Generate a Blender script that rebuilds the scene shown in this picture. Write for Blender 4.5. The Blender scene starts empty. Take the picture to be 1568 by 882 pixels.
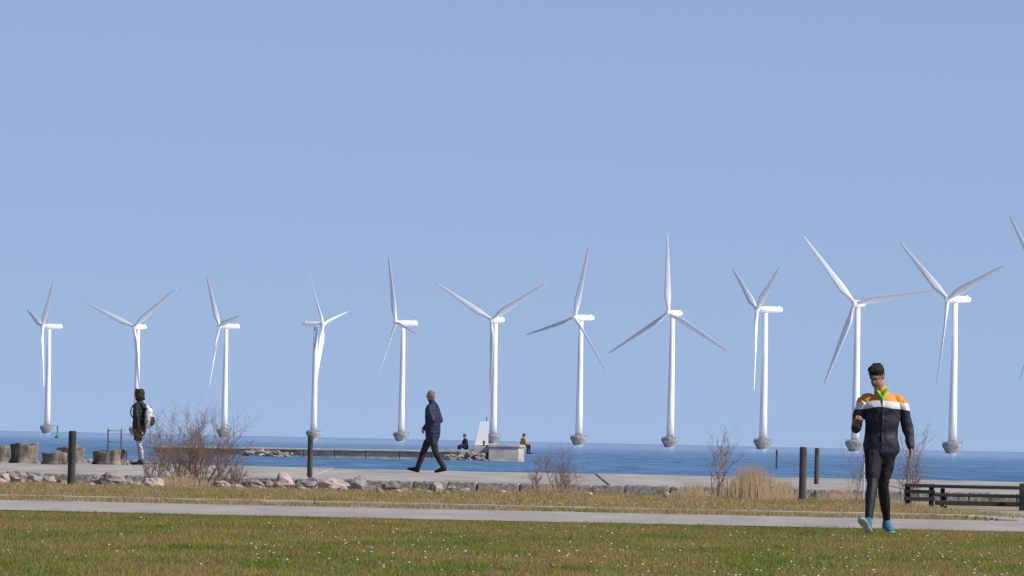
import bpy, math, random
import numpy as np
from mathutils import Vector, Matrix, noise
from mathutils.bvhtree import BVHTree

random.seed(7)
rng = np.random.default_rng(7)
scene = bpy.context.scene
COL = scene.collection

# ------------------------------------------------------------------ camera
F = 19930.0            # focal length in units of 1568-px-wide picture
CAMZ = 1.25            # metres above the sea
PITCH = math.atan(234.4 / F)
ROLL = math.atan(0.021)
fw = Vector((0, math.cos(PITCH), math.sin(PITCH)))
r0 = Vector((1, 0, 0)); u0 = Vector((0, -math.sin(PITCH), math.cos(PITCH)))
RR = math.cos(ROLL) * r0 + math.sin(ROLL) * u0
UU = -math.sin(ROLL) * r0 + math.cos(ROLL) * u0
cd = bpy.data.cameras.new("camera"); cam = bpy.data.objects.new("camera", cd)
COL.objects.link(cam); scene.camera = cam
cd.sensor_width = 36; cd.lens = 36 * F / 1568; cd.clip_start = 1; cd.clip_end = 200000
m = Matrix((RR, UU, -fw)).transposed().to_4x4(); m.translation = Vector((0, 0, CAMZ))
cam.matrix_world = m

def P(px, py, d):
    """world point seen from the standpoint at bearing (px,py) and distance d (survey helper)"""
    v = RR * (px - 784) + UU * (441 - py) + fw * F
    v = v * (d / v.y)
    return Vector((v.x, v.y, v.z + CAMZ))

# ------------------------------------------------------------------ light
SUN_EL = math.radians(42); SUN_AZ = math.radians(112)
w = bpy.data.worlds.new("World"); scene.world = w; w.use_nodes = True
nt = w.node_tree; bg = nt.nodes["Background"]
sky = nt.nodes.new("ShaderNodeTexSky"); sky.sky_type = 'NISHITA'; sky.sun_disc = False
sky.sun_elevation = SUN_EL; sky.sun_rotation = SUN_AZ
sky.air_density = 1.0; sky.dust_density = 0.3; sky.ozone_density = 2.0; sky.altitude = 0
tcw = nt.nodes.new("ShaderNodeTexCoord"); va = nt.nodes.new("ShaderNodeVectorMath"); va.operation = 'MULTIPLY_ADD'
va.inputs[1].default_value = (1, 1, 1.5); va.inputs[2].default_value = (0, 0, .18)
nt.links.new(tcw.outputs["Generated"], va.inputs[0])
vn = nt.nodes.new("ShaderNodeVectorMath"); vn.operation = 'NORMALIZE'; nt.links.new(va.outputs[0], vn.inputs[0])
nt.links.new(vn.outputs[0], sky.inputs[0])
hs = nt.nodes.new("ShaderNodeMix"); hs.data_type = 'RGBA'; hs.blend_type = 'MULTIPLY'
hs.inputs[0].default_value = 1.0
hs.inputs[7].default_value = (1.14, 1.03, 1.09, 1)
nt.links.new(sky.outputs[0], hs.inputs[6]); nt.links.new(hs.outputs[2], bg.inputs[0])
bg.inputs[1].default_value = 0.124
sl = bpy.data.lights.new("sun", 'SUN'); sl.energy = 4.8; sl.angle = math.radians(0.5); sl.color = (1, 0.94, 0.85)
so = bpy.data.objects.new("sun", sl); COL.objects.link(so)
sd = Vector((math.cos(SUN_EL) * math.sin(SUN_AZ), math.cos(SUN_EL) * math.cos(SUN_AZ), math.sin(SUN_EL)))
so.rotation_euler = sd.to_track_quat('Z', 'Y').to_euler(); so.location = (50, -50, 80)
scene.view_settings.view_transform = 'Standard'; scene.view_settings.look = 'None'; scene.view_settings.exposure = 0

# ------------------------------------------------------------------ materials
def mat(name, c1, c2=None, scale=5.0, rough=0.8, bump=0.0, bscale=None, stretch=(1, 1, 1), spec=0.3, detail=6, lo=.35, hi=.65, obj=False, c3=None, s3=1.0):
    m = bpy.data.materials.new(name); m.use_nodes = True
    n = m.node_tree.nodes; l = m.node_tree.links; b = n["Principled BSDF"]
    b.inputs["Roughness"].default_value = rough; b.inputs["Specular IOR Level"].default_value = spec
    if c2 is None: c2 = tuple(x * 0.8 for x in c1)
    if obj:
        tc = n.new("ShaderNodeTexCoord"); src = tc.outputs["Object"]
    else:
        g = n.new("ShaderNodeNewGeometry"); src = g.outputs["Position"]
    mp = n.new("ShaderNodeMapping"); mp.inputs["Scale"].default_value = stretch; l.new(src, mp.inputs[0])
    t = n.new("ShaderNodeTexNoise"); t.inputs["Scale"].default_value = scale; t.inputs["Detail"].default_value = detail
    l.new(mp.outputs[0], t.inputs["Vector"])
    r = n.new("ShaderNodeValToRGB"); r.color_ramp.elements[0].position = lo; r.color_ramp.elements[1].position = hi
    r.color_ramp.elements[0].color = (*c1, 1); r.color_ramp.elements[1].color = (*c2, 1)
    l.new(t.outputs[0], r.inputs[0]); out = r.outputs[0]
    if c3 is not None:
        t3 = n.new("ShaderNodeTexNoise"); t3.inputs["Scale"].default_value = s3; t3.inputs["Detail"].default_value = 5
        l.new(mp.outputs[0], t3.inputs["Vector"])
        r3 = n.new("ShaderNodeValToRGB"); r3.color_ramp.elements[0].position = .48; r3.color_ramp.elements[1].position = .62
        l.new(t3.outputs[0], r3.inputs[0])
        mx = n.new("ShaderNodeMix"); mx.data_type = 'RGBA'
        l.new(r3.outputs[0], mx.inputs[0]); l.new(out, mx.inputs[6]); mx.inputs[7].default_value = (*c3, 1)
        out = mx.outputs[2]
    l.new(out, b.inputs["Base Color"])
    if bump:
        t2 = n.new("ShaderNodeTexNoise"); t2.inputs["Scale"].default_value = bscale or scale * 3; t2.inputs["Detail"].default_value = 5
        l.new(mp.outputs[0], t2.inputs["Vector"])
        bp = n.new("ShaderNodeBump"); bp.inputs["Strength"].default_value = bump; bp.inputs["Distance"].default_value = 0.02
        l.new(t2.outputs[0], bp.inputs["Height"]); l.new(bp.outputs[0], b.inputs["Normal"])
    return m

def leafy(m, f=.4):
    """thin blades let part of the light through"""
    n = m.node_tree.nodes; l = m.node_tree.links; b = n["Principled BSDF"]; out = n["Material Output"]
    src = b.inputs["Base Color"].links[0].from_socket
    t = n.new("ShaderNodeBsdfTranslucent"); l.new(src, t.inputs[0])
    mx = n.new("ShaderNodeMixShader"); mx.inputs[0].default_value = f
    l.new(b.outputs[0], mx.inputs[1]); l.new(t.outputs[0], mx.inputs[2]); l.new(mx.outputs[0], out.inputs[0]); return m

M_lawn = mat("lawn_soil", (.12, .13, .03), (.18, .15, .055), 0.8, .95, bump=.6, bscale=30, stretch=(1, .25, 1))
M_blade = leafy(mat("lawn_blades", (.16, .225, .025), (.36, .29, .085), 0.8, .8, stretch=(1, .2, 1), lo=.40, hi=.60, c3=(.36, .235, .10), s3=2.2))
M_dry = mat("dry_ground", (.22, .17, .09), (.35, .28, .18), 1.2, .95, bump=.6, bscale=25, stretch=(1, .25, 1))
M_dryb = leafy(mat("dry_blades", (.36, .27, .12), (.50, .37, .22), 0.9, .85, stretch=(1, .12, 1), c3=(.26, .24, .06), s3=.9))
M_path = mat("path_asphalt", (.29, .27, .25), (.37, .34, .31), 1.5, .9, bump=.3, bscale=60, stretch=(1, .15, 1))
M_prom = mat("promenade_concrete", (.28, .26, .23), (.40, .37, .33), 1.0, .9, bump=.3, bscale=30, stretch=(1, .15, 1))
M_kerb = mat("kerb_stone", (.30, .27, .22), (.44, .39, .32), 3, .9, bump=.4)
M_wall = mat("granite", (.13, .125, .12), (.34, .33, .31), 14, .9, bump=.7, bscale=30, detail=8)
M_rock = mat("rock", (.26, .22, .20), (.40, .32, .28), 2.2, .9, bump=.6, bscale=18, c3=(.15, .14, .13), s3=1.3)
M_pierc = mat("pier_concrete", (.34, .32, .28), (.50, .46, .41), 1.1, .9, bump=.3, bscale=5, stretch=(1, 1, 2.5))
M_piers = mat("pier_stone", (.20, .18, .16), (.44, .39, .33), 1.6, .9, bump=.4, bscale=5, stretch=(1, 1, 2))
M_white = mat("white_paint", (.82, .82, .80), (.76, .77, .76), .6, .5, spec=.4)
M_stake = mat("grey_paint", (.45, .45, .44), (.55, .55, .54), 6, .7)
M_turb = mat("turbine_paint_hazed", (.70, .71, .73), (.64, .66, .69), .12, .5, spec=.3)  # white paint toned down and bluish: distance haze put into the colour
M_found = mat("turbine_foundation_concrete", (.20, .21, .23), (.30, .30, .30), .5, .9, c3=(.15, .155, .17), s3=.8)
M_post = mat("dark_wood", (.040, .038, .038), (.085, .08, .075), 8, .85, bump=.6, bscale=25, stretch=(1, 1, .15))
M_timber = mat("timber_dark", (.018, .018, .02), (.05, .047, .045), 6, .8, bump=.4, stretch=(.1, 1, 1))
M_stump = mat("stump_wood", (.06, .05, .042), (.28, .24, .19), 4, .95, bump=.9, bscale=14, stretch=(1, 1, .6))
M_twig = mat("twig_bark", (.14, .09, .065), (.27, .18, .13), 3, .9)
M_reed = mat("reed", (.42, .31, .18), (.55, .42, .26), 3, .9)
M_metal = mat("metal_dark", (.10, .10, .11), (.16, .16, .17), 4, .5)
M_green = mat("green_paint", (.02, .22, .10), None, 3, .5)
M_petal = mat("petal_white", (.75, .75, .70), None, 3, .8)
M_yellow = mat("petal_yellow", (.65, .50, .03), None, 3, .8)

# people materials
M_skin = mat("skin", (.36, .20, .135), (.31, .165, .11), 20, .6, obj=True)
M_lip = mat("lips", (.26, .10, .085), None, 20, .6, obj=True)
M_eye = mat("eye", (.02, .015, .012), None, 20, .3, obj=True)
M_hairb = mat("hair_black", (.008, .007, .007), (.02, .017, .015), 60, .6, bump=.6, obj=True)
M_hairbr = mat("hair_brown", (.02, .012, .009), (.06, .035, .022), 50, .7, bump=.8, obj=True)
M_hairg = mat("hair_grey", (.16, .14, .125), (.32, .29, .26), 50, .7, bump=.6, obj=True)
M_black = mat("black_fabric", (.010, .010, .012), (.018, .018, .022), 9, .85, bump=.5, bscale=14, obj=True)
M_tight = mat("black_leggings", (.008, .008, .010), (.016, .016, .019), 9, .6, bump=.3, bscale=14, obj=True)
M_navyp = mat("navy_puffer", (.010, .015, .042), (.020, .028, .072), 7, .65, bump=.4, bscale=12, obj=True)
M_blackp = mat("black_jacket", (.010, .010, .013), (.024, .024, .030), 7, .65, bump=.4, bscale=12, obj=True)
M_charc = mat("charcoal_trousers", (.018, .018, .022), (.036, .036, .042), 7, .9, bump=.5, bscale=12, obj=True)
M_patt = mat("patterned_leggings", (.16, .18, .24), (.52, .55, .62), 22, .8, obj=True, lo=.42, hi=.52)
M_neon = mat("neon_green_shirt", (.08, .50, .06), None, 9, .8, obj=True)
M_teal = mat("teal_shoe", (.03, .10, .16), (.06, .20, .28), 25, .7, obj=True)
M_sole = mat("white_sole", (.40, .47, .50), None, 9, .7, obj=True)
M_shoe = mat("dark_shoe", (.012, .012, .014), None, 9, .6, obj=True)
M_bpw = mat("backpack_white", (.62, .62, .64), (.50, .50, .54), 9, .7, obj=True, c3=(.05, .05, .06), s3=9)
M_olive = mat("ochre_jacket", (.36, .24, .05), None, 9, .8, obj=True)
M_bluej = mat("blue_jacket", (.03, .045, .10), None, 9, .8, obj=True)

def banded_jacket():
    m = bpy.data.materials.new("colour_block_jacket"); m.use_nodes = True
    n = m.node_tree.nodes; l = m.node_tree.links; b = n["Principled BSDF"]
    b.inputs["Roughness"].default_value = .65
    tc = n.new("ShaderNodeTexCoord"); sx = n.new("ShaderNodeSeparateXYZ"); l.new(tc.outputs["Object"], sx.inputs[0])
    no = n.new("ShaderNodeTexNoise"); no.inputs["Scale"].default_value = 9; l.new(tc.outputs["Object"], no.inputs["Vector"])
    ma = n.new("ShaderNodeMath"); ma.operation = 'MULTIPLY_ADD'; l.new(no.outputs[0], ma.inputs[0]); ma.inputs[1].default_value = .02
    l.new(sx.outputs[2], ma.inputs[2])
    ab = n.new("ShaderNodeMath"); ab.operation = 'ABSOLUTE'; l.new(sx.outputs[0], ab.inputs[0])
    mb_ = n.new("ShaderNodeMath"); mb_.operation = 'MULTIPLY_ADD'; l.new(ab.outputs[0], mb_.inputs[0]); mb_.inputs[1].default_value = .12
    l.new(ma.outputs[0], mb_.inputs[2])
    r = n.new("ShaderNodeValToRGB"); cr = r.color_ramp; cr.interpolation = 'CONSTANT'
    mr = n.new("ShaderNodeMapRange"); l.new(mb_.outputs[0], mr.inputs[0]); mr.inputs[1].default_value = 1.0; mr.inputs[2].default_value = 1.6
    l.new(mr.outputs[0], r.inputs[0])
    cr.elements[0].position = 0; cr.elements[0].color = (.010, .012, .026, 1)
    cr.elements[1].position = (1.345 - 1.0) / .6; cr.elements[1].color = (.70, .70, .70, 1)
    e = cr.elements.new((1.415 - 1.0) / .6); e.color = (.66, .27, .012, 1)
    l.new(r.outputs[0], b.inputs["Base Color"])
    bp = n.new("ShaderNodeBump"); bp.inputs["Strength"].default_value = .3; bp.inputs["Distance"].default_value = .02
    n2 = n.new("ShaderNodeTexNoise"); n2.inputs["Scale"].default_value = 13; l.new(tc.outputs["Object"], n2.inputs["Vector"])
    l.new(n2.outputs[0], bp.inputs["Height"]); l.new(bp.outputs[0], b.inputs["Normal"])
    return m
M_band = banded_jacket()

def sea_material():
    m = bpy.data.materials.new("sea_water"); m.use_nodes = True
    n = m.node_tree.nodes; l = m.node_tree.links
    for x in list(n):
        if x.type != 'OUTPUT_MATERIAL': n.remove(x)
    out = [x for x in n if x.type == 'OUTPUT_MATERIAL'][0]
    g = n.new("ShaderNodeNewGeometry")
    def nz(st, sc, det=5):
        mp = n.new("ShaderNodeMapping"); mp.inputs["Scale"].default_value = st; l.new(g.outputs["Position"], mp.inputs[0])
        t = n.new("ShaderNodeTexNoise"); t.inputs["Scale"].default_value = sc; t.inputs["Detail"].default_value = det
        l.new(mp.outputs[0], t.inputs["Vector"]); return t.outputs[0]
    a = nz((.55, .022, 1), 1.0, 4); b_ = nz((.03, .004, 1), 1.0, 3)
    r = n.new("ShaderNodeValToRGB"); r.color_ramp.elements[0].position = .38; r.color_ramp.elements[1].position = .64
    r.color_ramp.elements[0].color = (.036, .110, .225, 1); r.color_ramp.elements[1].color = (.12, .23, .38, 1)
    ad = n.new("ShaderNodeMath"); ad.operation = 'MULTIPLY_ADD'; l.new(b_, ad.inputs[0]); ad.inputs[1].default_value = .4
    s2 = n.new("ShaderNodeMath"); s2.operation = 'MULTIPLY'; l.new(a, s2.inputs[0]); s2.inputs[1].default_value = .6
    l.new(s2.outputs[0], ad.inputs[2]); l.new(ad.outputs[0], r.inputs[0])
    df = n.new("ShaderNodeBsdfDiffuse"); l.new(r.outputs[0], df.inputs[0])
    gl = n.new("ShaderNodeBsdfGlossy"); gl.inputs["Roughness"].default_value = .12; gl.inputs[0].default_value = (.95, .97, 1, 1)
    bp = n.new("ShaderNodeBump"); bp.inputs["Strength"].default_value = .12; bp.inputs["Distance"].default_value = .4
    c = nz((.6, .15, 1), 1.0, 4); l.new(c, bp.inputs["Height"]); l.new(bp.outputs[0], gl.inputs["Normal"])
    sx = n.new("ShaderNodeSeparateXYZ"); l.new(g.outputs["Position"], sx.inputs[0])
    mr = n.new("ShaderNodeMapRange"); mr.interpolation_type = 'SMOOTHSTEP'  # sky mirroring grows with distance, imitating haze over the far sea
    l.new(sx.outputs[1], mr.inputs[0]); mr.inputs[1].default_value = 400; mr.inputs[2].default_value = 4000
    mr.inputs[3].default_value = .12; mr.inputs[4].default_value = .97
    mx = n.new("ShaderNodeMixShader"); l.new(mr.outputs[0], mx.inputs[0]); l.new(df.outputs[0], mx.inputs[1]); l.new(gl.outputs[0], mx.inputs[2])
    l.new(mx.outputs[0], out.inputs[0]); return m
M_sea = sea_material()

# ------------------------------------------------------------------ mesh builder
class MB:
    def __init__(s): s.v = []; s.f = []; s.m = []; s.mats = []
    def mi(s, mt):
        if mt not in s.mats: s.mats.append(mt)
        return s.mats.index(mt)
    def add(s, vs, fs, mt):
        o = len(s.v); k = s.mi(mt)
        s.v += [tuple(v) for v in vs]
        for f in fs: s.f.append(tuple(o + i for i in f)); s.m.append(k)
    def box(s, c, sz, mt, R=None, taper=1.0):
        hx, hy, hz = sz[0] / 2, sz[1] / 2, sz[2] / 2; vs = []
        for z in (-1, 1):
            t = taper if z > 0 else 1
            for x, y in ((-1, -1), (1, -1), (1, 1), (-1, 1)):
                p = Vector((x * hx * t, y * hy * t, z * hz))
                if R is not None: p = R @ p
                vs.append(p + Vector(c))
        s.add(vs, [(3, 2, 1, 0), (4, 5, 6, 7), (0, 1, 5, 4), (1, 2, 6, 5), (2, 3, 7, 6), (3, 0, 4, 7)], mt)
    def tube(s, pts, rads, mt, seg=12, sub=1, ref=None, rnd=True, cap=True):
        pts = [Vector(p) for p in pts]
        rads = [(r, r) if not isinstance(r, (tuple, list)) else r for r in rads]
        if sub > 1:
            np_, nr = [], []
            for i in range(len(pts) - 1):
                p0 = pts[max(i - 1, 0)]; p1 = pts[i]; p2 = pts[i + 1]; p3 = pts[min(i + 2, len(pts) - 1)]
                for k in range(sub):
                    t = k / sub
                    q = .5 * ((2 * p1) + (p2 - p0) * t + (2 * p0 - 5 * p1 + 4 * p2 - p3) * t * t + (-p0 + 3 * p1 - 3 * p2 + p3) * t ** 3)
                    u = t * t * (3 - 2 * t); u = .5 * (t + u)
                    np_.append(q); nr.append(tuple(rads[i][j] * (1 - u) + rads[i + 1][j] * u for j in (0, 1)))
            np_.append(pts[-1]); nr.append(rads[-1]); pts, rads = np_, nr
        if rnd:
            t0 = (pts[0] - pts[1]).normalized(); t1 = (pts[-1] - pts[-2]).normalized()
            a = rads[0]; b = rads[-1]; ma = min(a); mb_ = min(b)
            pts = [pts[0] + t0 * ma * .9, pts[0] + t0 * ma * .6] + pts + [pts[-1] + t1 * mb_ * .6, pts[-1] + t1 * mb_ * .9]
            rads = [(a[0] * .4, a[1] * .4), (a[0] * .8, a[1] * .8)] + rads + [(b[0] * .8, b[1] * .8), (b[0] * .4, b[1] * .4)]
        vs = []; fs = []; n = len(pts)
        for i in range(n):
            t = (pts[min(i + 1, n - 1)] - pts[max(i - 1, 0)]).normalized()
            rf = Vector(ref) if ref is not None else (Vector((1, 0, 0)) if abs(t.x) < .8 else Vector((0, 1, 0)))
            a = (rf - t * rf.dot(t)).normalized(); b = t.cross(a)
            for k in range(seg):
                an = 2 * math.pi * k / seg
                vs.append(pts[i] + a * math.cos(an) * rads[i][0] + b * math.sin(an) * rads[i][1])
        for i in range(n - 1):
            for k in range(seg):
                k2 = (k + 1) % seg
                fs.append((i * seg + k, i * seg + k2, (i + 1) * seg + k2, (i + 1) * seg + k))
        if cap:
            fs.append(tuple(range(seg))[::-1]); fs.append(tuple((n - 1) * seg + k for k in range(seg)))
        s.add(vs, fs, mt)
    def ell(s, c, r, mt, R=None, nu=16, nv=10):
        vs = []; fs = []
        for j in range(1, nv):
            ph = math.pi * j / nv
            for i in range(nu):
                th = 2 * math.pi * i / nu
                p = Vector((r[0] * math.sin(ph) * math.cos(th), r[1] * math.sin(ph) * math.sin(th), r[2] * math.cos(ph)))
                if R is not None: p = R @ p
                vs.append(p + Vector(c))
        top = Vector((0, 0, r[2])); bot = Vector((0, 0, -r[2]))
        if R is not None: top = R @ top; bot = R @ bot
        vs.append(top + Vector(c)); vs.append(bot + Vector(c)); T = len(vs) - 2
        for j in range(nv - 2):
            for i in range(nu):
                i2 = (i + 1) % nu
                fs.append((j * nu + i, (j + 1) * nu + i, (j + 1) * nu + i2, j * nu + i2))
        for i in range(nu):
            i2 = (i + 1) % nu
            fs.append((T, i, i2)); fs.append((T + 1, (nv - 2) * nu + i2, (nv - 2) * nu + i))
        s.add(vs, fs, mt)
    def obj(s, name, smooth=False, loc=None, parent=None, bevel=0):
        me = bpy.data.meshes.new(name); me.from_pydata(s.v, [], s.f)
        for q in s.mats: me.materials.append(q)
        me.polygons.foreach_set("material_index", s.m)
        if smooth: me.polygons.foreach_set("use_smooth", [True] * len(s.f))
        me.update(); o = bpy.data.objects.new(name, me); COL.objects.link(o)
        if loc is not None: o.location = loc
        if parent is not None: o.parent = parent
        if bevel:
            b = o.modifiers.new("bevel", 'BEVEL'); b.width = bevel; b.segments = 2; b.limit_method = 'ANGLE'
        return o

def bake_person(mb, name, voxel, loc, rotz, disp):
    o = mb.obj(name + "_src"); r = o.modifiers.new("r", 'REMESH'); r.mode = 'VOXEL'; r.voxel_size = voxel
    sm = o.modifiers.new("s", 'SMOOTH'); sm.factor = .5; sm.iterations = 1
    bpy.context.view_layer.update()
    dg = bpy.context.evaluated_depsgraph_get(); ev = o.evaluated_get(dg)
    me = bpy.data.meshes.new_from_object(ev)
    bvh = BVHTree.FromPolygons([Vector(v) for v in mb.v], mb.f)
    me.materials.clear()
    for q in mb.mats: me.materials.append(q)
    idx = []
    vm = [0] * len(me.vertices)
    for p in me.polygons:
        h = bvh.find_nearest(p.center); k = mb.m[h[2]] if h[2] is not None else 0
        idx.append(k)
        for vi in p.vertices: vm[vi] = k
    me.polygons.foreach_set("material_index", idx); me.polygons.foreach_set("use_smooth", [True] * len(idx))
    if disp:
        nrm = [v.normal.copy() for v in me.vertices]
        for v in me.vertices:
            fn = disp.get(mb.mats[vm[v.index]].name)
            if fn: v.co += nrm[v.index] * fn(v.co)
    bpy.data.objects.remove(o)
    ob = bpy.data.objects.new(name, me); COL.objects.link(ob)
    ob.location = loc; ob.rotation_euler = (0, 0, rotz)
    return ob

def wr(amp, sc, st=(1, 1, 1)):
    return lambda c: amp * noise.noise(Vector((c.x * sc * st[0], c.y * sc * st[1], c.z * sc * st[2])))
def puff(amp, step):
    return lambda c: amp * (abs(math.sin(math.pi * c.z / step)) - .5) + .006 * noise.noise(c * 12)

def head(mb, c, pitch, yaw, hairm, style, skin=M_skin):
    c = Vector(c); R = Matrix.Rotation(yaw, 3, 'Z') @ Matrix.Rotation(pitch, 3, 'X')
    E = lambda p, r, m: mb.ell(c + R @ Vector(p), r, m, R)
    E((0, .012, .03), (.073, .090, .092), skin); E((0, -.028, -.04), (.057, .060, .072), skin)
    E((0, -.062, -.092), (.026, .022, .022), skin)
    mb.tube([c + R @ Vector(p) for p in ((0, -.080, .02), (0, -.098, -.005), (0, -.100, -.018))], [.008, .011, .013], skin)
    E((0, -.076, .034), (.048, .014, .009), skin)
    for sx in (-1, 1):
        E((sx * .029, -.081, .012), (.010, .006, .005), M_eye)
        E((sx * .029, -.0835, .032), (.016, .008, .0035), hairm)
        E((sx * .074, .012, -.002), (.010, .018, .032), skin)
    E((0, -.083, -.050), (.021, .009, .006), M_lip)
    if style == 'short':
        E((0, .022, .060), (.083, .096, .084), hairm); E((0, .052, .01), (.074, .058, .075), hairm)
        E((0, -.026, .102), (.070, .062, .040), hairm)
    elif style == 'grey':
        E((0, .022, .050), (.079, .092, .074), hairm); E((0, .050, .0), (.072, .056, .075), hairm)
    else:
        random.seed(3)
        E((0, .03, .045), (.105, .105, .095), hairm); E((0, .055, -.04), (.105, .08, .10), hairm)
        for _ in range(40):
            a = random.uniform(0, 6.28); z = random.uniform(-.11, .13); rr = .10 * math.sqrt(max(.1, 1 - (z / .17) ** 2))
            x = rr * math.cos(a); y = .035 + rr * math.sin(a)
            if y < -.03 and z < .07: continue
            E((x, y, z), (.028, .028, .028), hairm)

def hand(mb, wv, d, n, sgn, curl, skin=M_skin, thumb_in=0.0):
    wv = Vector(wv); d = Vector(d).normalized(); n = Vector(n); n = (n - d * n.dot(d)).normalized(); s = d.cross(n) * sgn
    mb.tube([wv - d * .02, wv + d * .03, wv + d * .088], [(.026, .020), (.037, .019), (.040, .015)], skin, ref=s)
    for i, L in enumerate((.072, .082, .077, .060)):
        p = wv + d * .084 + s * (.032 - .0215 * i); pts = [p - d * .01]; a = 0
        dd = (d + s * (.10 - .07 * i)).normalized()
        for k, fr in enumerate((.42, .32, .26)):
            a += curl; q = dd * math.cos(a) + n * math.sin(a); p = p + q * L * fr; pts.append(p)
        mb.tube(pts, [.0095, .009, .0085, .0075], skin, seg=8, sub=2)
    p = wv + d * .02 + s * .026; q = (d * (.55 + thumb_in) + s * (.75 - thumb_in) + n * thumb_in * .9).normalized()
    a1 = p + q * .045; a2 = a1 + (q + n * curl * 1.2 + d * .4 - s * thumb_in * 1.4).normalized() * .032
    mb.tube([p, a1, a2], [.014, .011, .009], skin, seg=8, sub=2)

def shoe(mb, heel, toe, up=(0, 0, 1), top=M_shoe, sole=M_shoe, ankle=None):
    h = Vector(heel); t = Vector(toe); d = (t - h).normalized(); L = (t - h).length
    up = Vector(up); up = (up - d * up.dot(d)).normalized(); s = d.cross(up)
    mb.tube([h + d * .01 + up * .045, h + d * L * .35 + up * .055, h + d * L * .7 + up * .040, h + d * L * .97 + up * .030],
            [(.036, .040), (.040, .048), (.047, .034), (.036, .022)], top, ref=s, sub=3)
    mb.tube([h + up * .014, h + d * L * .35 + up * .012, h + d * L * .7 + up * .012, h + d * L + up * .016],
            [(.036, .015), (.036, .014), (.049, .014), (.038, .014)], sole, ref=s, sub=3)
    if ankle is not None: mb.tube([Vector(ankle), h + d * .06 + up * .07], [.042, .045], top)

# ------------------------------------------------------------------ terrain
prof = [(-150, .35), (0, .35), (144.6, .35), (155, .41), (160, .423), (255, .24), (258, -.9), (260, -1.5)]
def gz(d):
    if d <= prof[0][0]: return prof[0][1]
    for a, b in zip(prof[:-1], prof[1:]):
        if d <= b[0]: return a[1] + (b[1] - a[1]) * (d - a[0]) / (b[0] - a[0])
    return -1.5
def gzp(d): return .42 + (d - 255) * .00273

def sheet(name, rows, x0, x1, nx, zf, mats, mf=None, edge=None):
    vs = []; fs = []; ms = []
    xs = np.linspace(x0, x1, nx)
    for j, d in enumerate(rows):
        for x in xs:
            dd = d + (edge(j, x) if edge else 0); vs.append((x, dd, zf(dd)))
    for j in range(len(rows) - 1):
        for i in range(nx - 1):
            fs.append((j * nx + i, j * nx + i + 1, (j + 1) * nx + i + 1, (j + 1) * nx + i)); ms.append(mf(rows[j]) if mf else 0)
    me = bpy.data.meshes.new(name); me.from_pydata(vs, [], fs)
    for q in mats: me.materials.append(q)
    me.polygons.foreach_set("material_index", ms); me.update()
    o = bpy.data.objects.new(name, me); COL.objects.link(o); return o

sheet("ground", [p[0] for p in prof], -300, 300, 3, gz, [M_lawn, M_dry], lambda d: 0 if d < 144 else 1)
def pedge(j, x):
    return (.9 * noise.noise(Vector((x * .25, 3.1, 0))) + .25 * noise.noise(Vector((x * 2, 0, 0)))) * (1 - j / 5.0) + .15 * noise.noise(Vector((x * 1.5, 8, j)))
sheet("path", [144.6, 147, 149, 151, 153, 155], -120, 120, 500, lambda d: gz(d) + .012, [M_path], edge=pedge)
xr = P(1508, 800, 157).x
sheet("asphalt_apron", [155.25, 160, 170, 180, 192], xr, 60, 3, lambda d: gz(d) + .010, [M_path])

# sea
me = bpy.data.meshes.new("sea"); S = 90000
me.from_pydata([(-S, 257.6, 0), (S, 257.6, 0), (S, S, 0), (-S, S, 0)], [], [(0, 1, 2, 3)]); me.materials.append(M_sea)
o = bpy.data.objects.new("sea", me); COL.objects.link(o)

# kerb
mb = MB(); x = -60.0
while x < xr - .4:
    L = random.uniform(.8, 1.3); mb.box((x + L / 2, 160 + random.uniform(-.03, .03), gz(160) + .012), (L - .02, .22, .05 + random.uniform(0, .012)), M_kerb); x += L
for k in range(8):
    a = k / 7 * math.pi / 2
    cx = xr - .4 + 0.6 * math.sin(a); cy = 160 - 4.6 * (1 - math.cos(a))
    mb.box((cx, cy, gz(cy) + .015), (.25, .75, .05), M_kerb)
mb.obj("kerb", bevel=.01)

# promenade slabs
mb = MB(); x = -70.0
while x < 70:
    L = 6.0; j = random.uniform(-.012, .012)
    vs = []
    for (d, z) in ((255.2, gzp(255.2) + j), (300, gzp(300) + j), (300, -.8), (255.2, -.8)):
        vs.append((x + .015, d, z)); vs.append((x + L - .015, d, z))
    mb.add(vs, [(0, 1, 3, 2), (2, 3, 5, 4), (4, 5, 7, 6), (6, 7, 1, 0), (0, 2, 4, 6), (1, 7, 5, 3)], M_prom); x += L
mb.obj("promenade", bevel=.02)
# granite edge stones
mb = MB(); x = -60.0
while x < 60:
    L = random.uniform(.35, 1.0)
    mb.box((x + L / 2, 255.0 + random.uniform(-.05, .03), .315 + random.uniform(-.008, .006)), (L - .025, .36, .24), M_wall,
           Matrix.Rotation(random.uniform(-.03, .03), 3, 'Z')); x += L
mb.obj("granite_edge_wall", bevel=.03)

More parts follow.
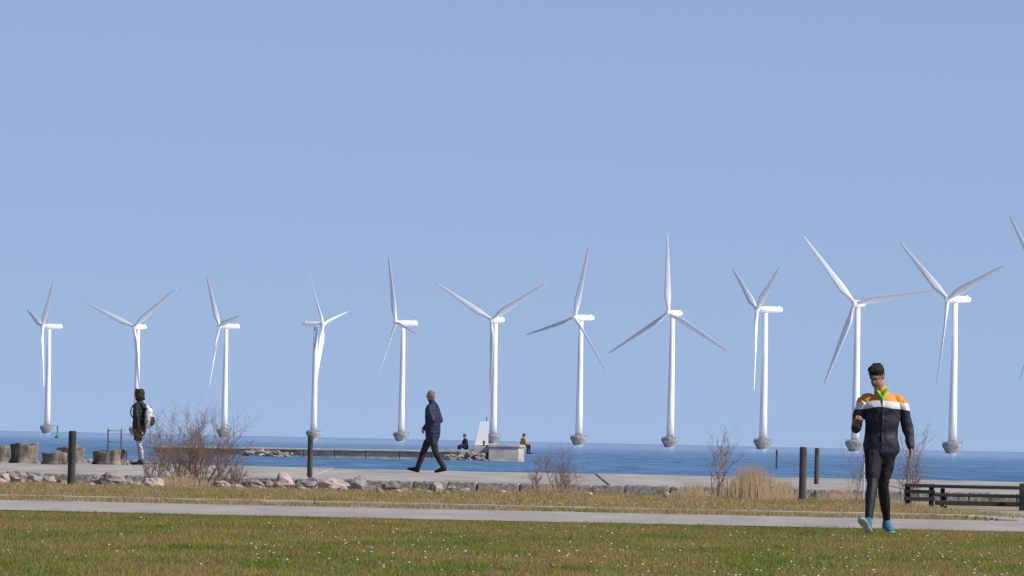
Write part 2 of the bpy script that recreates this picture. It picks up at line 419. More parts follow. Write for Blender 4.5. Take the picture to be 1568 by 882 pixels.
# ------------------------------------------------------------------ blades
def blades(name, N, d0, d1, hm, wd, mt, zf, clump=0.0, xlim=None, tall=None, bias=1.0):
    d = d0 + (d1 - d0) * rng.random(N) ** bias
    half = .046 * d + 1.5
    x = (rng.random(N) * 2 - 1) * half
    if xlim is not None:
        k = (x > xlim[0]) & (x < xlim[1]); x = x[k]; d = d[k]
    cl = (np.sin(x * 2.1 + .3 * d) + np.sin(x * 5.3 - .17 * d + 2) + np.sin(x * .9 + .55 * d + 1) + np.sin(x * 13 + d * .9)) / 4
    if clump > 0:
        k = rng.random(len(x)) < np.clip(.5 + cl * 1.3 + (1 - clump), 0, 1); x = x[k]; d = d[k]; cl = cl[k]
    n = len(x); z = np.array([zf(q) for q in d])
    h = hm * (.55 + .8 * rng.random(n)) * (1 + .35 * cl)
    ph = rng.random(n) * 6.283; w_ = wd * (.6 + .8 * rng.random(n))
    lx = (rng.random(n) - .5) * h * 1.1; ly = (rng.random(n) - .5) * h * 1.1
    V = np.empty((n, 3, 3))
    V[:, 0, 0] = x - np.cos(ph) * w_ / 2; V[:, 0, 1] = d - np.sin(ph) * w_ / 2; V[:, 0, 2] = z - .005
    V[:, 1, 0] = x + np.cos(ph) * w_ / 2; V[:, 1, 1] = d + np.sin(ph) * w_ / 2; V[:, 1, 2] = z - .005
    V[:, 2, 0] = x + lx; V[:, 2, 1] = d + ly; V[:, 2, 2] = z + h
    me = bpy.data.meshes.new(name); me.vertices.add(n * 3); me.vertices.foreach_set("co", V.reshape(-1))
    me.loops.add(n * 3); me.loops.foreach_set("vertex_index", np.arange(n * 3, dtype=np.int32))
    me.polygons.add(n); me.polygons.foreach_set("loop_start", np.arange(0, n * 3, 3, dtype=np.int32))
    me.materials.append(mt); me.update(calc_edges=True); me.validate()
    o = bpy.data.objects.new(name, me); COL.objects.link(o); return o

blades("lawn_grass", 330000, 80, 144.9, .028, .008, M_blade, gz)
blades("dry_verge_grass", 26000, 154.9, 160, .045, .012, M_dryb, gz, clump=.6, xlim=(-40, xr))
blades("dry_grass", 130000, 160.3, 254.5, .050, .014, M_dryb, gz, clump=.35, xlim=(-40, P(1440, 770, 200).x))
blades("tall_dry_grass", 5000, 246, 254.3, .12, .012, M_dryb, gz, clump=.95)

# flowers
mb = MB()
for _ in range(300):
    d = 86 + 50 * random.random() ** 1.3; x = random.uniform(-.02, .042) * d if random.random() < .75 else random.uniform(-.042, .042) * d
    z = gz(d) + random.uniform(.03, .04); r = random.uniform(.005, .011)
    mb.ell((x, d, z), (r, r, r * .5), M_petal, nu=6, nv=4)
for _ in range(60):
    d = random.uniform(156, 215); x = random.gauss(P(960, 780, 180).x, 2.5)
    r = .014; mb.ell((x, d, gz(d) + .06), (r, r, r * .6), M_yellow, nu=6, nv=4)
mb.obj("meadow_flowers")

# ------------------------------------------------------------------ rocks
def rock(mb, c, r, mt, seed):
    nu, nv = 12, 8; vs = []; fs = []
    sx, sy, sz = r * random.uniform(.8, 1.35), r * random.uniform(.7, 1.1), r * random.uniform(.5, .8)
    for j in range(nv + 1):
        ph = math.pi * j / nv
        for i in range(nu):
            th = 2 * math.pi * i / nu
            p = Vector((math.sin(ph) * math.cos(th), math.sin(ph) * math.sin(th), math.cos(ph)))
            cell = noise.cell(p * 1.6 + Vector((seed * 3.1, 0, 0)))
            k = .85 + .35 * noise.noise(p * 1.3 + Vector((seed * 7.7, 2, 1))) + .16 * noise.noise(p * 3.5 + Vector((seed, 5, 1))) + .10 * cell
            vs.append(Vector((p.x * sx * k, p.y * sy * k, p.z * sz * k)) + Vector(c))
    for j in range(nv):
        for i in range(nu):
            i2 = (i + 1) % nu; fs.append((j * nu + i, (j + 1) * nu + i, (j + 1) * nu + i2, j * nu + i2))
    mb.add(vs, fs, mt)
M_rock2 = mat("rock_grey", (.17, .16, .15), (.36, .34, .32), 5, .9, bump=.6, bscale=18)
M_rock3 = mat("rock_pink", (.34, .25, .22), (.50, .40, .36), 4, .9, bump=.6, bscale=18)
mb = MB(); k = 0
for (px, wpx) in [(4, 30), (24, 40), (52, 34), (76, 22), (95, 16), (150, 28), (170, 42), (194, 24), (210, 14), (236, 30), (262, 18), (340, 24), (362, 16), (385, 34), (408, 30), (434, 42),
                  (455, 18), (480, 32), (510, 44), (545, 40), (568, 16), (598, 36), (668, 34), (690, 22), (712, 14), (770, 10), (1198, 24), (1278, 22), (1300, 18), (640, 12)]:
    d = random.uniform(238, 252); p = P(px, 745, d); r = wpx * d / F / 2 * 1.1
    rock(mb, (p.x, d, gz(d) + r * .32), r, random.choice([M_rock, M_rock2, M_rock3, M_rock]), k); k += 1
for _ in range(110):
    px = random.choice([random.uniform(-40, 420), random.uniform(350, 720), random.uniform(-40, 1300)])
    d = random.uniform(225, 254); p = P(px, 745, d); r = random.uniform(.02, .09)
    rock(mb, (p.x, d, gz(d) + r * .3), r, random.choice([M_rock, M_rock2, M_rock3]), k); k += 1
for _ in range(60):   # shore stones beyond the promenade, left side
    px = random.uniform(-20, 260); d = random.uniform(298, 300); p = P(px, 710, d); r = random.uniform(.05, .12)
    rock(mb, (p.x, d, gzp(d) + r * .3), r, random.choice([M_rock2, M_rock]), k); k += 1
mb.obj("shore_rocks")

# ------------------------------------------------------------------ pier / breakwater
mb = MB(); 
xa = P(235, 690, 800).x; xb = P(742, 690, 800).x; xc = P(803, 690, 800).x
x = xa; 
while x < xb:
    L = min(random.uniform(1.6, 2.2), xb - x); t = (x - xa) / (xb - xa); top = .44 + .10 * t + random.uniform(-.012, .012)
    mb.box((x + L / 2, 802, (top - .9) / 2 - .03), (L - .03, 4.6, top + .9 - .06), M_piers)
    mb.box((x + L / 2, 802, top), (L - .015, 4.9, .12), M_pierc); x += L
mb.obj("breakwater_wall", bevel=.03)
mb = MB()
xm = P(748, 690, 800).x
outline = [(xm, 799), (xc - .35, 799), (xc - .08, 799.5), (xc, 800.4), (xc, 804), (xc - .4, 805), (xm, 805)]
def prism(mb, ol, z0, z1, mt, g=0):
    n = len(ol); vs = [(a, b, z0) for a, b in ol] + [(a, b, z1) for a, b in ol]
    fs = [tuple(range(n))[::-1], tuple(range(n, 2 * n))] + [(i, (i + 1) % n, n + (i + 1) % n, n + i) for i in range(n)]
    mb.add(vs, fs, mt)
prism(mb, outline, -.9, .86, M_pierc)
ol2 = [(a + (.06 if a > xm + .1 else -.06), b + (-.08 if b < 802 else .08)) for a, b in outline]
prism(mb, ol2, .865, 1.03, M_pierc)
prism(mb, [(P(725, 690, 800).x, 799.2), (xm - .004, 799.2), (xm - .004, 805), (P(725, 690, 800).x, 805)], -.9, .90, M_pierc)
prism(mb, [(P(690, 690, 800).x, 799.6), (P(724.8, 690, 800).x, 799.6), (P(724.8, 690, 800).x, 804), (P(690, 690, 800).x, 804)], -.9, .66, M_pierc)
mb.obj("pier_head", bevel=.03)
mb = MB()
for i in range(46):
    px = random.uniform(372, 450); p = P(px, 698, 799); r = random.uniform(.14, .30); rock(mb, (p.x, random.uniform(797.5, 799.5), random.uniform(-.1, .28)), r, M_piers, i)
for i in range(50):
    px = random.uniform(684, 752); t = (px - 684) / 68; p = P(px, 698, 799); r = random.uniform(.14, .30)
    rock(mb, (p.x, random.uniform(797.8, 799.2), random.uniform(-.15, .25 + .3 * (1 - abs(2 * t - 1)))), r, M_rock2 if i % 3 else M_piers, i)
mb.obj("breakwater_rocks")
# white beacon on the pier
mb = MB(); d = 801
def q(px, py, dd): return P(px, py, dd)
zb = .90; zt = q(741, 645, d).z
xl0 = q(726, 684, d).x; xr0 = q(747.5, 684, d).x; xl1 = q(735, 645, d).x; xr1 = q(748, 645, d).x
vs = [(xl0, d - .5, zb), (xr0, d - .5, zb), (xr0, d + .6, zb), (xl0, d + .6, zb), (xl1, d - .3, zt - .04), (xr1, d - .3, zt), (xr1, d + .3, zt), (xl1, d + .3, zt - .04)]
mb.add(vs, [(3, 2, 1, 0), (4, 5, 6, 7), (0, 1, 5, 4), (1, 2, 6, 5), (2, 3, 7, 6), (3, 0, 4, 7)], M_white)
mb.box(((xl0 + xr0) / 2, d + .05, zb + .035), (xr0 - xl0 + .14, 1.3, .07), M_pierc)
mb.tube([((xl1 + xr1) / 2 + .15, d, zt - .05), ((xl1 + xr1) / 2 + .15, d, zt + .28)], [.03, .03], M_metal, rnd=False)
mb.obj("white_beacon", bevel=.03)

# ------------------------------------------------------------------ turbines
def turbine(i, bpx, bpy_, hubpx_h, yaw, a0, pitch=20):
    d = 64 * F / hubpx_h; base = P(bpx, bpy_, d); X, Y = base.x, d
    root = bpy.data.objects.new("wind_turbine", None); COL.objects.link(root); root.location = (X, Y, 0)
    mb = MB()
    mb.tube([(0, 0, -2), (0, 0, 0), (0, 0, 1.4), (0, 0, 3.1), (0, 0, 3.9), (0, 0, 4.3)], [2.4, 2.5, 3.3, 4.3, 4.3, 3.9], M_found, seg=32, rnd=False)
    mb.tube([(0, 0, 4.3), (0, 0, 5.0)], [3.6, 2.4], M_found, seg=32, rnd=False)
    for k in range(20):
        a = k * math.pi / 10; mb.tube([(4.1 * math.cos(a), 4.1 * math.sin(a), 4), (4.1 * math.cos(a), 4.1 * math.sin(a), 5.1)], [.05, .05], M_metal, seg=5, rnd=False)
    mb.obj("foundation", parent=root, smooth=False)
    mb = MB(); mb.tube([(0, 0, 4.8), (0, 0, 20), (0, 0, 40), (0, 0, 62.3)], [1.80, 1.62, 1.38, 1.10], M_turb, seg=32, rnd=False)
    for z in (20, 40): mb.tube([(0, 0, z - .12), (0, 0, z + .12)], [1.67 - (z - 20) * .0122] * 2, M_turb, seg=32, rnd=False)
    mb.obj("tower", parent=root, smooth=True)
    ps = math.radians(yaw); nv = Vector((-math.sin(ps), -math.cos(ps), 0)); e1 = Vector((math.cos(ps), -math.sin(ps), 0)); Z = Vector((0, 0, 1))
    H = Vector((0, 0, 64)); hub = H + nv * 4.3
    mb = MB()
    mb.tube([H + nv * 3.1, H + nv * 2.6, H + nv * 0, H - nv * 4, H - nv * 7.2, H - nv * 7.9], [(1.25, 1.2), (1.5, 1.45), (1.6, 1.55), (1.5, 1.5), (1.35, 1.3), (1.1, 1.1)], M_turb, seg=20, ref=e1, rnd=False)
    mb.tube([H - nv * 6.6 + Z * 1.3, H - nv * 6.6 + Z * 3.2], [.10, .07], M_metal, seg=6, rnd=False)
    mb.box(H - nv * 6.2 + Z * 1.6, (1.2, 1.2, .6), M_turb)
    mb.obj("nacelle", parent=root, smooth=True)
    mb = MB()
    mb.tube([hub - nv * 1.2, hub, hub + nv * .9, hub + nv * 1.6], [1.35, 1.45, 1.1, .35], M_turb, seg=20, ref=e1, rnd=False)
    mb.obj("hub", parent=root, smooth=True)
    for k in range(3):
        th = math.radians(a0 + 120 * k); bd = e1 * math.cos(th) + Z * math.sin(th); cdv = (-e1 * math.sin(th) + Z * math.cos(th))
        mb = MB(); vs = []; fs = []; seg = 14
        st = [(1.0, .85, .85), (3, .85, .85), (5.5, 1.25, .62), (8.5, 1.62, .42), (14, 1.38, .30), (20, 1.12, .22), (27, .82, .15), (33, .58, .10), (36.5, .38, .06), (38, .12, .03)]
        for (r, ch, tk) in st:
            tw = math.radians(pitch + 14 * max(0, 1 - r / 26)); ca = cdv * math.cos(tw) + nv * math.sin(tw); na = -cdv * math.sin(tw) + nv * math.cos(tw)
            off = (ch - .85) * .45 if r > 3 else 0
            for s_ in range(seg):
                a = 2 * math.pi * s_ / seg; cx = math.cos(a); tk2 = tk * (1 + .45 * cx) if r > 5 else tk
                vs.append(hub + bd * r + nv * (r / 38) ** 2 * .8 + ca * (-cx * ch + -off) * -1 + na * math.sin(a) * tk2)
        ns = len(st)
        for j in range(ns - 1):
            for s_ in range(seg):
                s2 = (s_ + 1) % seg; fs.append((j * seg + s_, j * seg + s2, (j + 1) * seg + s2, (j + 1) * seg + s_))
        fs.append(tuple((ns - 1) * seg + s_ for s_ in range(seg)))
        mb.add(vs, fs, M_turb); mb.obj("blade_%d" % (k + 1), parent=root, smooth=True)

TB = [(72, 662, 164, 74, 45, 35), (208, 664, 166, 32, 38, 15), (343, 667, 170, 70, 129, 35), (480, 669, 176, -70, 12, 35), (614, 671, 181, 70, 110, 30),
      (755, 674, 189, 30, 31, 15), (886, 679, 195, 50, 74, 25), (1026, 683, 205, 30, 92, 15), (1168, 686, 214, 72, 31, 35), (1309, 690, 226, 20, 130, 10),
      (1458, 694, 236, 50, 142, 25), (1612, 698, 249, 50, 127, 20)]
for i, t in enumerate(TB): turbine(i, *t)

# ------------------------------------------------------------------ posts etc.
def post(px, d, hpx, wpx, zf=gz, name="wooden_bollard"):
    x = P(px, 740, d).x; h = hpx * d / F; r = wpx * d / F / 2; mb = MB()
    mb.tube([(0, 0, -.1), (0, 0, h * .5), (0, 0, h - .03), (0, 0, h)], [r * 1.04, r, r * .98, r * .86], M_post, seg=16, rnd=False)
    mb.tube([(0, 0, h * .86), (0, 0, h * .90)], [r * 1.05] * 2, M_post, seg=16, rnd=False)
    o = mb.obj(name, loc=(x, d, zf(d)), smooth=False); o.rotation_euler = (random.uniform(-.01, .01), random.uniform(-.01, .01), 0)
post(109, 235, 84, 12); post(474, 262, 64, 8, gzp); post(1229, 235, 83, 11); post(1250, 274, 56, 7, gzp)
mb = MB(); mb.tube([(0, 0, -1), (0, 0, 1.0), (0, 0, 1.1)], [.06, .05, .02], M_post, rnd=False); mb.ell((0, 0, .95), (.07, .07, .08), M_post); mb.obj("mooring_stake", loc=(P(1189, 718, 740).x, 740, 0))
mb = MB(); mb.tube([(0, 0, -.2), (0, 0, .3), (0, 0, .5), (0, 0, 1.5), (0, 0, 2.2)], [.5, .5, .16, .13, .10], M_green, rnd=False); mb.ell((0, 0, 2.1), (.2, .2, .25), M_green)
mb.obj("green_buoy", loc=(P(88, 668, 2500).x, 2500, 0), smooth=True)
mb = MB(); mb.tube([(0, 0, -.1), (0, 0, .85)], [.018, .014], M_stake, rnd=False); mb.tube([(0, 0, .82), (0, 0, .86)], [.02, .02], M_metal, rnd=False)
mb.obj("marker_pole", loc=(P(1322, 765, 240).x, 240, gz(240)))

# stumps / old mooring logs
def stump(px0, px1, py0, py1, d, seed):
    c = P((px0 + px1) / 2, py1, d); w_ = (px1 - px0) * d / F / 2; h = (py1 - py0) * d / F; mb = MB(); seg = 48; vs = []; fs = []
    lv = [(-.05, 1.10), (.03, 1.0), (h * .3, .90), (h * .6, .93), (h * .85, .97), (h * .97, .95), (h, .88)]
    for z, k in lv:
        for s_ in range(seg):
            a = 2 * math.pi * s_ / seg
            k2 = k + .24 * noise.noise(Vector((math.cos(a) * 1.5, math.sin(a) * 1.5, seed * 5))) + .10 * noise.noise(Vector((math.cos(a) * 4, math.sin(a) * 4, seed * 5 + z * 3)))
            vs.append((w_ * k2 * math.cos(a), w_ * .8 * k2 * math.sin(a), z + (.10 * noise.noise(Vector((math.cos(a) * 1.1, math.sin(a) * 1.1, seed))) if z > .1 else 0)))
    n = len(lv)
    for j in range(n - 1):
        for s_ in range(seg):
            s2 = (s_ + 1) % seg; fs.append((j * seg + s_, j * seg + s2, (j + 1) * seg + s2, (j + 1) * seg + s_))
    vs.append((0, 0, h - .05)); fs += [((n - 1) * seg + s_, (n - 1) * seg + (s_ + 1) % seg, len(vs) - 1) for s_ in range(seg)]
    mb.add(vs, fs, M_stump); mb.obj("tree_stump", loc=(c.x, d, gzp(d)))
stump(-22, 20, 684, 709, 296, 1); stump(14, 62, 679, 709, 292, 2); stump(64, 102, 692, 711, 289, 3); stump(86, 132, 687, 710, 297, 4); stump(142, 192, 688, 710, 293, 5)

# bathing ladder rails
mb = MB(); d = 299; c = P(175, 690, d); z1 = P(175, 657, d).z - gzp(d)
for xx in (-.15, .15):
    mb.tube([(xx, -.25, 0), (xx, -.25, z1 - .06), (xx, -.2, z1), (xx, .25, z1), (xx, .3, z1 - .06), (xx, .3, -.6)], [.011] * 6, M_metal, seg=8, rnd=False)
for zz in (.25, .5): mb.tube([(-.15, .3, zz), (.15, .3, zz)], [.010] * 2, M_metal, seg=6, rnd=False)
mb.tube([(-.15, -.25, z1 - .04), (.15, -.25, z1 - .04)], [.010] * 2, M_metal, seg=6, rnd=False)
mb.obj("bathing_ladder", loc=(c.x, d, gzp(d)), smooth=True)

# dark timber steps / bench on the right
mb = MB(); d = 200; x0 = P(1432, 770, d).x; x1 = x0 + 3.2; zg = gz(d)
for (yy, z, t, dep) in ((0, .13, .07, .35), (.5, .24, .05, .4), (1.1, .37, .05, .45)):
    mb.box(((x0 + x1) / 2, d + yy, zg + z - t / 2), (x1 - x0, dep, t), M_timber)
    xx = x0 + .15
    while xx < x1: mb.box((xx, d + yy + .05, zg + (z - t) / 2 - .002), (.06, dep * .7, z - t - .004), M_timber); xx += 1.3
mb.box((P(1563, 760, d).x + .02, d - .35, zg + .19), (.11, .11, .46), M_timber)
mb.obj("timber_seating_steps", bevel=.008)
mb = MB(); x0 = P(1385, 770, 215).x; x1 = P(1431, 770, 215).x
for z in (.12, .24, .34): mb.box(((x0 + x1) / 2, 215, gz(215) + z), (x1 - x0, .3, .06), M_timber)
for xx in (x0 + .05, x1 - .05): mb.box((xx, 215.1, gz(215) + .15), (.08, .2, .40), M_timber)
mb.obj("timber_bench", bevel=.008)

# ------------------------------------------------------------------ bare shrubs
def shrub(name, px, py, d, wpx, hpx, nstem, seed, zf=gz, levels=3, mt=M_twig, rad=.007, lean=0):
    random.seed(seed); c = P(px, py, d); W = wpx * d / F / 2; H = hpx * d / F; mb = MB()
    def grow(p, dr, L, r, lv):
        pts = [p]; rs = [r]; n = 4; q_ = p.copy(); dd = dr.copy()
        for k in range(n):
            dd = (dd + Vector((random.gauss(0, .13), random.gauss(0, .13), random.gauss(.05, .08)))).normalized()
            q_ = q_ + dd * L / n; pts.append(q_.copy()); rs.append(r * (1 - .7 * (k + 1) / n))
        mb.tube(pts, rs, mt, seg=4, rnd=False)
        if lv > 0:
            for _ in range(random.randint(3, 5)):
                k = random.randint(1, n); a = Vector((random.gauss(0, 1), random.gauss(0, 1), random.gauss(.2, .6))).normalized()
                grow(pts[k], (dd * .9 + a * .75).normalized(), L * random.uniform(.35, .6), rs[k] * .8 + .0007, lv - 1)
    for s_ in range(nstem):
        a = random.uniform(0, 6.283); rr = random.random() ** .7; ox = math.cos(a) * rr * W * .35; oy = math.sin(a) * rr * W * .35
        dr = Vector((math.cos(a) * rr * W * 1.0 / H + lean, math.sin(a) * rr * .8 * W / H, 1)).normalized()
        grow(Vector((ox, oy, -.03)), dr, H * random.uniform(.55, .85), rad * random.uniform(.6, 1.2), levels)
    mb.obj(name, loc=(c.x, d, zf(d)))
shrub("bare_shrub", 300, 748, 244, 190, 112, 50, 11, rad=.009)
shrub("bare_shrub", 232, 748, 248, 60, 70, 14, 12)
shrub("bare_shrub", 350, 745, 250, 70, 60, 14, 18)
shrub("bare_shrub", 1100, 765, 236, 75, 118, 5, 13, rad=.012)
shrub("bare_shrub", 1390, 775, 225, 90, 110, 9, 14, rad=.009)
shrub("bare_shrub", 860, 755, 250, 80, 62, 20, 15, rad=.005)
shrub("bare_shrub", 822, 755, 250, 40, 62, 7, 16, rad=.004)
shrub("bare_shrub", 1308, 768, 238, 30, 80, 5, 17, rad=.005)

def reeds(name, px, d, wpx, hpx, N, seed):
    random.seed(seed); c = P(px, 760, d); mb = MB(); W = wpx * d / F / 2; H = hpx * d / F
    for _ in range(N):
        x = random.gauss(0, W * .5); y = random.gauss(0, .35); h = H * random.uniform(.45, 1.0) * math.exp(-(x / W) ** 2 * .6)
        a = random.uniform(-.18, .18); w_ = .003 + random.random() * .003; lx = h * math.sin(a) + random.uniform(-.02, .02)
        mb.add([(x - w_, y, -.02), (x + w_, y, -.02), (x + lx * .5 + w_ * .8, y, h * .6), (x + lx * .5 - w_ * .8, y, h * .6), (x + lx, y + random.uniform(-.05, .05), h)],
               [(0, 1, 2, 3), (3, 2, 4)], M_reed)
    mb.obj(name, loc=(c.x, d, gz(d)))
reeds("dry_reeds", 1150, 238, 90, 62, 800, 1); reeds("dry_reeds", 1200, 240, 60, 38, 300, 2); reeds("dry_reeds", 1290, 244, 70, 26, 160, 3)
reeds("dry_reeds", 270, 243, 110, 26, 350, 4); reeds("dry_reeds", 850, 251, 90, 22, 250, 5); reeds("dry_reeds", 1060, 245, 60, 26, 200, 6)

# ------------------------------------------------------------------ people
# --- young man walking to the camera, looking at phone
mb = MB()
mb.tube([(.01, .01, .875), (.01, .0, .95), (.01, 0, 1.08), (.015, -.01, 1.22), (.02, -.01, 1.34), (.015, 0, 1.42), (.005, -.005, 1.48)],
        [(.192, .138), (.190, .136), (.172, .124), (.186, .13), (.198, .13), (.158, .105), (.080, .075)], M_band, seg=28, sub=3, ref=(1, 0, 0))
mb.tube([(.005, -.005, 1.46), (-.005, -.02, 1.510)], [(.078, .07), (.074, .068)], M_band, seg=18)         # collar
for (sx, zt_) in ((-.052, 1.505), (.056, 1.520)):
    mb.tube([(sx, -.070, zt_), (sx * .55, -.095, 1.475), (.004, -.116, 1.425)], [.015, .015, .010], M_neon, seg=8, sub=2)
mb.tube([(.006, -.128, 1.41), (.010, -.142, 1.30), (.010, -.140, 1.12), (.010, -.140, .90)], [.006] * 4, M_black, seg=6)
mb.tube([(0, -.01, 1.46), (-.03, -.045, 1.58)], [.056, .054], M_skin)
head(mb, (-.055, -.085, 1.648), math.radians(28), math.radians(-22), M_hairb, 'short')
mb.tube([(.14, 0, 1.415), (.208, .0, 1.385), (.252, .03, 1.25), (.282, .045, 1.13)], [(.06, .06), .072, .064, .057], M_band, sub=3)
mb.tube([(.282, .045, 1.13), (.306, .02, 1.02), (.322, -.02, .925)], [.057, .051, .043], M_band, sub=3)
hand(mb, (.324, -.025, .905), (.0, -.12, -1), (-1, -.1, 0), -1, .28)
mb.tube([(-.12, 0, 1.415), (-.185, .0, 1.385), (-.228, .015, 1.25), (-.252, .01, 1.12)], [(.06, .06), .071, .063, .057], M_band, sub=3)
mb.tube([(-.252, .01, 1.12), (-.262, -.11, 1.10), (-.262, -.22, 1.125)], [.057, .051, .043], M_band, sub=3)
hand(mb, (-.262, -.235, 1.13), (.15, -.95, .45), (.35, .3, 1), 1, .62, thumb_in=.35)
mb.tube([(.01, .005, .80), (.01, .005, .88)], [(.150, .110), (.155, .11)], M_black, seg=24, ref=(1, 0, 0))
mb.tube([(-.068, -.01, .88), (-.074, -.10, .72), (-.080, -.17, .60)], [(.098, .10), (.086, .10), (.074, .085)], M_black, sub=3)
mb.tube([(-.078, -.13, .66), (-.082, -.215, .52), (-.10, -.30, .36), (-.115, -.40, .13)], [.074, .060, .056, .036], M_tight, sub=3)
mb.tube([(.082, .02, .88), (.066, .03, .72), (.050, .03, .60)], [(.098, .10), (.086, .10), (.074, .085)], M_black, sub=3)
mb.tube([(.052, .03, .66), (.040, .035, .50), (.065, .15, .34), (.095, .285, .14)], [.074, .060, .058, .036], M_tight, sub=3)
shoe(mb, (-.105, -.435, .012), (-.205, -.66, .14), (-.2, .3, 1), M_teal, M_sole, ankle=(-.115, -.40, .14))
shoe(mb, (.075, .345, .045), (.140, .085, .004), (0, 0, 1), M_teal, M_sole, ankle=(.095, .285, .15))
dsp = {"colour_block_jacket": lambda c: .012 * noise.noise(Vector((c.x * 7, c.y * 7, c.z * 10))) + .004 * noise.noise(c * 22), "black_fabric": wr(.012, 12, (1, 1, .8)),
       "black_leggings": wr(.005, 16), "hair_black": wr(.012, 40)}
c = P(1345, 818, 137)
man = bake_person(mb, "walking_man", .0062, (c.x, 137, gz(137) + .006), 0, dsp)
mb = MB(); mb.box((0, 0, 0), (.072, .008, .148), M_eye); ph = mb.obj("smartphone", parent=man, bevel=.003)
ph.location = (-.236, -.328, 1.188); ph.rotation_euler = (math.radians(-62), 0, math.radians(-10))

# --- older man walking left (canonical facing -Y)
mb = MB()
mb.tube([(0, .02, .80), (0, .02, .92), (0, .02, 1.08), (0, .01, 1.25), (0, .0, 1.38), (0, .01, 1.48), (0, .0, 1.535)],
        [(.20, .155), (.205, .165), (.205, .165), (.225, .165), (.225, .15), (.165, .12), (.085, .085)], M_navyp, seg=28, sub=3, ref=(1, 0, 0))
mb.tube([(0, .0, 1.50), (0, -.012, 1.575)], [.085, .075], M_navyp)
mb.tube([(0, 0, 1.5), (0, -.03, 1.64)], [.058, .056], M_skin)
head(mb, (0, -.045, 1.705), math.radians(6), 0, M_hairg, 'grey')
for sx, el, wrp in ((-1, (-.285, .09, 1.17), (-.235, -.10, .99)), (1, (.285, .11, 1.17), (.235, -.09, .99))):
    mb.tube([(sx * .15, .0, 1.46), (sx * .225, .0, 1.42), (sx * .262, .04, 1.30), el], [.07, .088, .078, .07], M_navyp, sub=3)
    mb.tube([el, ((el[0] + wrp[0]) / 2, (el[1] + wrp[1]) / 2 - .01, (el[2] + wrp[2]) / 2), wrp], [.07, .062, .052], M_navyp, sub=3)
    hand(mb, (wrp[0], wrp[1] - .01, wrp[2] - .01), (-sx * .35, -.45, -.7), (-sx, .2, 0), -sx, .3)
mb.tube([(0, .02, .82), (0, .02, .94)], [(.175, .12), (.18, .12)], M_charc, seg=24, ref=(1, 0, 0))
mb.tube([(-.085, .0, .86), (-.09, -.13, .66), (-.09, -.20, .50), (-.09, -.27, .30), (-.09, -.35, .10)], [.105, .088, .072, .066, .056], M_charc, sub=3)
mb.tube([(.085, .03, .86), (.09, .08, .66), (.09, .12, .48), (.09, .22, .30), (.09, .33, .12)], [.105, .09, .074, .068, .056], M_charc, sub=3)
shoe(mb, (-.09, -.33, .0), (-.10, -.58, .055), (0, 0, 1), M_shoe, M_shoe, ankle=(-.09, -.35, .10))
shoe(mb, (.09, .375, .05), (.10, .13, .0), (0, 0, 1), M_shoe, M_shoe, ankle=(.09, .33, .13))
c = P(660, 724, 288)
bake_person(mb, "walking_man", .009, (c.x, 288, gzp(288)), math.radians(-108),
            {"navy_puffer": puff(.004, .085), "charcoal_trousers": wr(.012, 12), "hair_grey": wr(.008, 40)})

# --- woman standing with backpack
mb = MB()
mb.tube([(0, .0, .78), (0, .0, .90), (0, .0, 1.05), (0, .0, 1.20), (0, -.005, 1.31), (0, .0, 1.39), (0, .0, 1.44)],
        [(.19, .15), (.19, .15), (.17, .14), (.19, .145), (.19, .13), (.14, .105), (.07, .07)], M_blackp, seg=28, sub=3, ref=(1, 0, 0))
mb.tube([(0, 0, 1.42), (0, -.01, 1.48)], [.075, .065], M_blackp)
mb.tube([(0, 0, 1.42), (0, -.02, 1.53)], [.05, .05], M_skin)
head(mb, (0, -.035, 1.585), math.radians(8), math.radians(-5), M_hairbr, 'curly')
for sx in (-1, 1):
    el = (sx * .26, .05, 1.09); wrp = (sx * .215, -.06, .88) if sx < 0 else (.25, .07, .84)
    mb.tube([(sx * .12, .0, 1.37), (sx * .19, .0, 1.33), (sx * .235, .02, 1.21), el], [.06, .075, .066, .06], M_blackp, sub=3)
    mb.tube([el, wrp], [.06, .046], M_blackp, sub=2)
    hand(mb, (wrp[0], wrp[1], wrp[2] - .01), (0, -.1, -1), (-sx, 0, 0), -sx, .3)
mb.tube([(0, .0, .78), (0, .0, .90)], [(.165, .12), (.17, .12)], M_patt, seg=24, ref=(1, 0, 0))
mb.tube([(-.08, .0, .84), (-.085, -.02, .66), (-.085, -.03, .48), (-.09, -.01, .30), (-.09, .01, .11)], [.10, .082, .060, .056, .040], M_patt, sub=3)
mb.tube([(.08, .02, .84), (.085, .05, .66), (.09, .05, .48), (.095, .10, .30), (.10, .14, .11)], [.10, .082, .060, .056, .040], M_patt, sub=3)
shoe(mb, (-.09, .03, .0), (-.10, -.20, .0), (0, 0, 1), M_shoe, M_sole, ankle=(-.09, .01, .12))
shoe(mb, (.10, .17, .0), (.13, -.06, .0), (0, 0, 1), M_shoe, M_sole, ankle=(.10, .14, .12))
c = P(212, 712, 293)
wo = bake_person(mb, "standing_woman", .009, (c.x, 293, gzp(293)), math.radians(-112),
                 {"black_jacket": puff(.004, .09), "hair_brown": wr(.012, 40), "patterned_leggings": wr(.004, 12)})
mb = MB()
mb.tube([(0, .22, .90), (0, .24, .98), (0, .245, 1.12), (0, .225, 1.26), (0, .20, 1.32)], [(.13, .07), (.15, .095), (.15, .10), (.13, .08), (.09, .05)], M_bpw, seg=20, sub=3, ref=(1, 0, 0))
mb.tube([(0, .31, .93), (0, .325, 1.0), (0, .315, 1.10)], [(.09, .03), (.11, .045), (.09, .03)], M_blackp, seg=16, ref=(1, 0, 0))
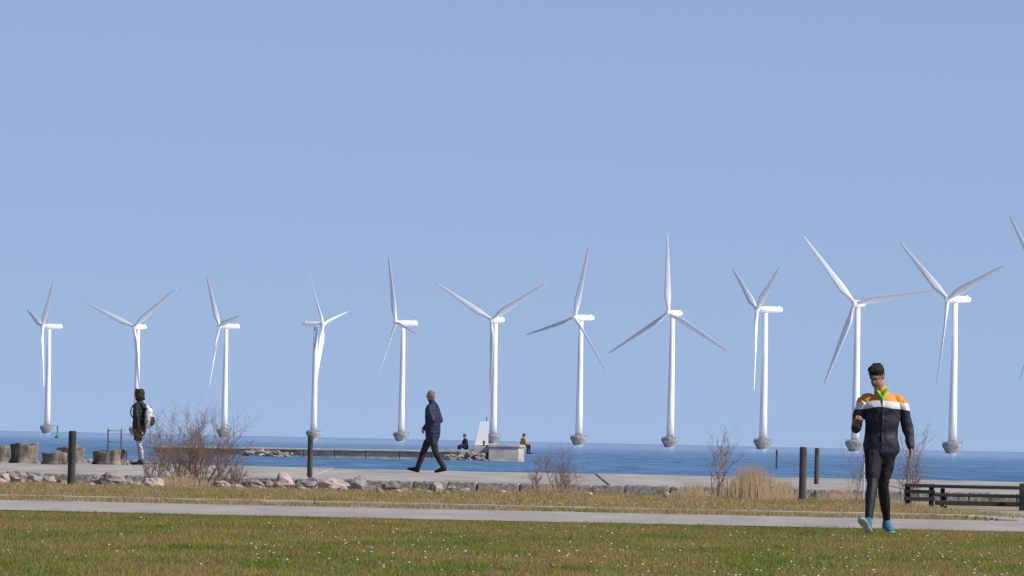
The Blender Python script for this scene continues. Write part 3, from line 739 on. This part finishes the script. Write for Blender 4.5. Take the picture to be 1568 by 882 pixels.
for sx in (-.1, .1):
    mb.tube([(sx, .17, 1.30), (sx, .03, 1.415), (sx, -.13, 1.34), (sx * 1.2, -.16, 1.15), (sx * 1.5, .0, 1.0), (sx, .2, .95)], [(.025, .01)] * 6, M_blackp, seg=8, sub=3, ref=(1, 0, 0))
mb.obj("backpack", parent=wo, smooth=True)
mb = MB()
mb.tube([(.26, .09, .58), (.26, .10, .68), (.26, .09, .76)], [(.04, .10), (.05, .12), (.035, .09)], M_black, seg=16, ref=(1, 0, 0))
mb.tube([(.26, .03, .74), (.26, .05, .80), (.26, .12, .80), (.26, .15, .74)], [.01] * 4, M_black, seg=6)
mb.obj("handbag", parent=wo, smooth=True)

# --- seated anglers on the pier
def sitter(name, px, d, zseat, rot, jm, hairm, scale=1.0):
    mb = MB()
    mb.tube([(0, .02, 0), (0, .03, .12), (0, .0, .32), (0, -.04, .50), (0, -.05, .58)], [(.17, .13), (.17, .13), (.19, .13), (.19, .12), (.08, .07)], jm, seg=20, sub=2, ref=(1, 0, 0))
    mb.tube([(0, -.05, .56), (0, -.08, .66)], [.055, .055], M_skin); head(mb, (0, -.10, .74), math.radians(12), 0, hairm, 'short')
    for sx in (-1, 1):
        mb.tube([(sx * .12, -.04, .53), (sx * .2, -.04, .50), (sx * .25, -.08, .26)], [.06, .07, .055], jm, sub=2)
        mb.tube([(sx * .25, -.08, .26), (sx * .12, -.32, .22)], [.055, .04], jm); hand(mb, (sx * .12, -.33, .22), (-sx * .3, -1, 0), (0, 0, -1), sx, .5)
        mb.tube([(sx * .09, 0, .06), (sx * .12, -.24, .14), (sx * .12, -.42, .16), (sx * .12, -.44, -.05), (sx * .12, -.42, -.30)], [.10, .085, .068, .06, .045], M_charc, sub=2)
        shoe(mb, (sx * .12, -.38, -.38), (sx * .12, -.62, -.38), (0, 0, 1), M_shoe, M_shoe, ankle=(sx * .12, -.42, -.28))
    o = bake_person(mb, name, .016, (P(px, 690, d).x, d, zseat), rot, {}); return o
sitter("seated_angler", 713, 801, .74, math.radians(-60), M_bluej, M_hairb)
sitter("seated_angler", 800, 804.7, .86, math.radians(120), M_olive, M_hairbr)
sitter("seated_angler", 740, 799.6, .35, math.radians(20), M_bluej, M_hairbr)
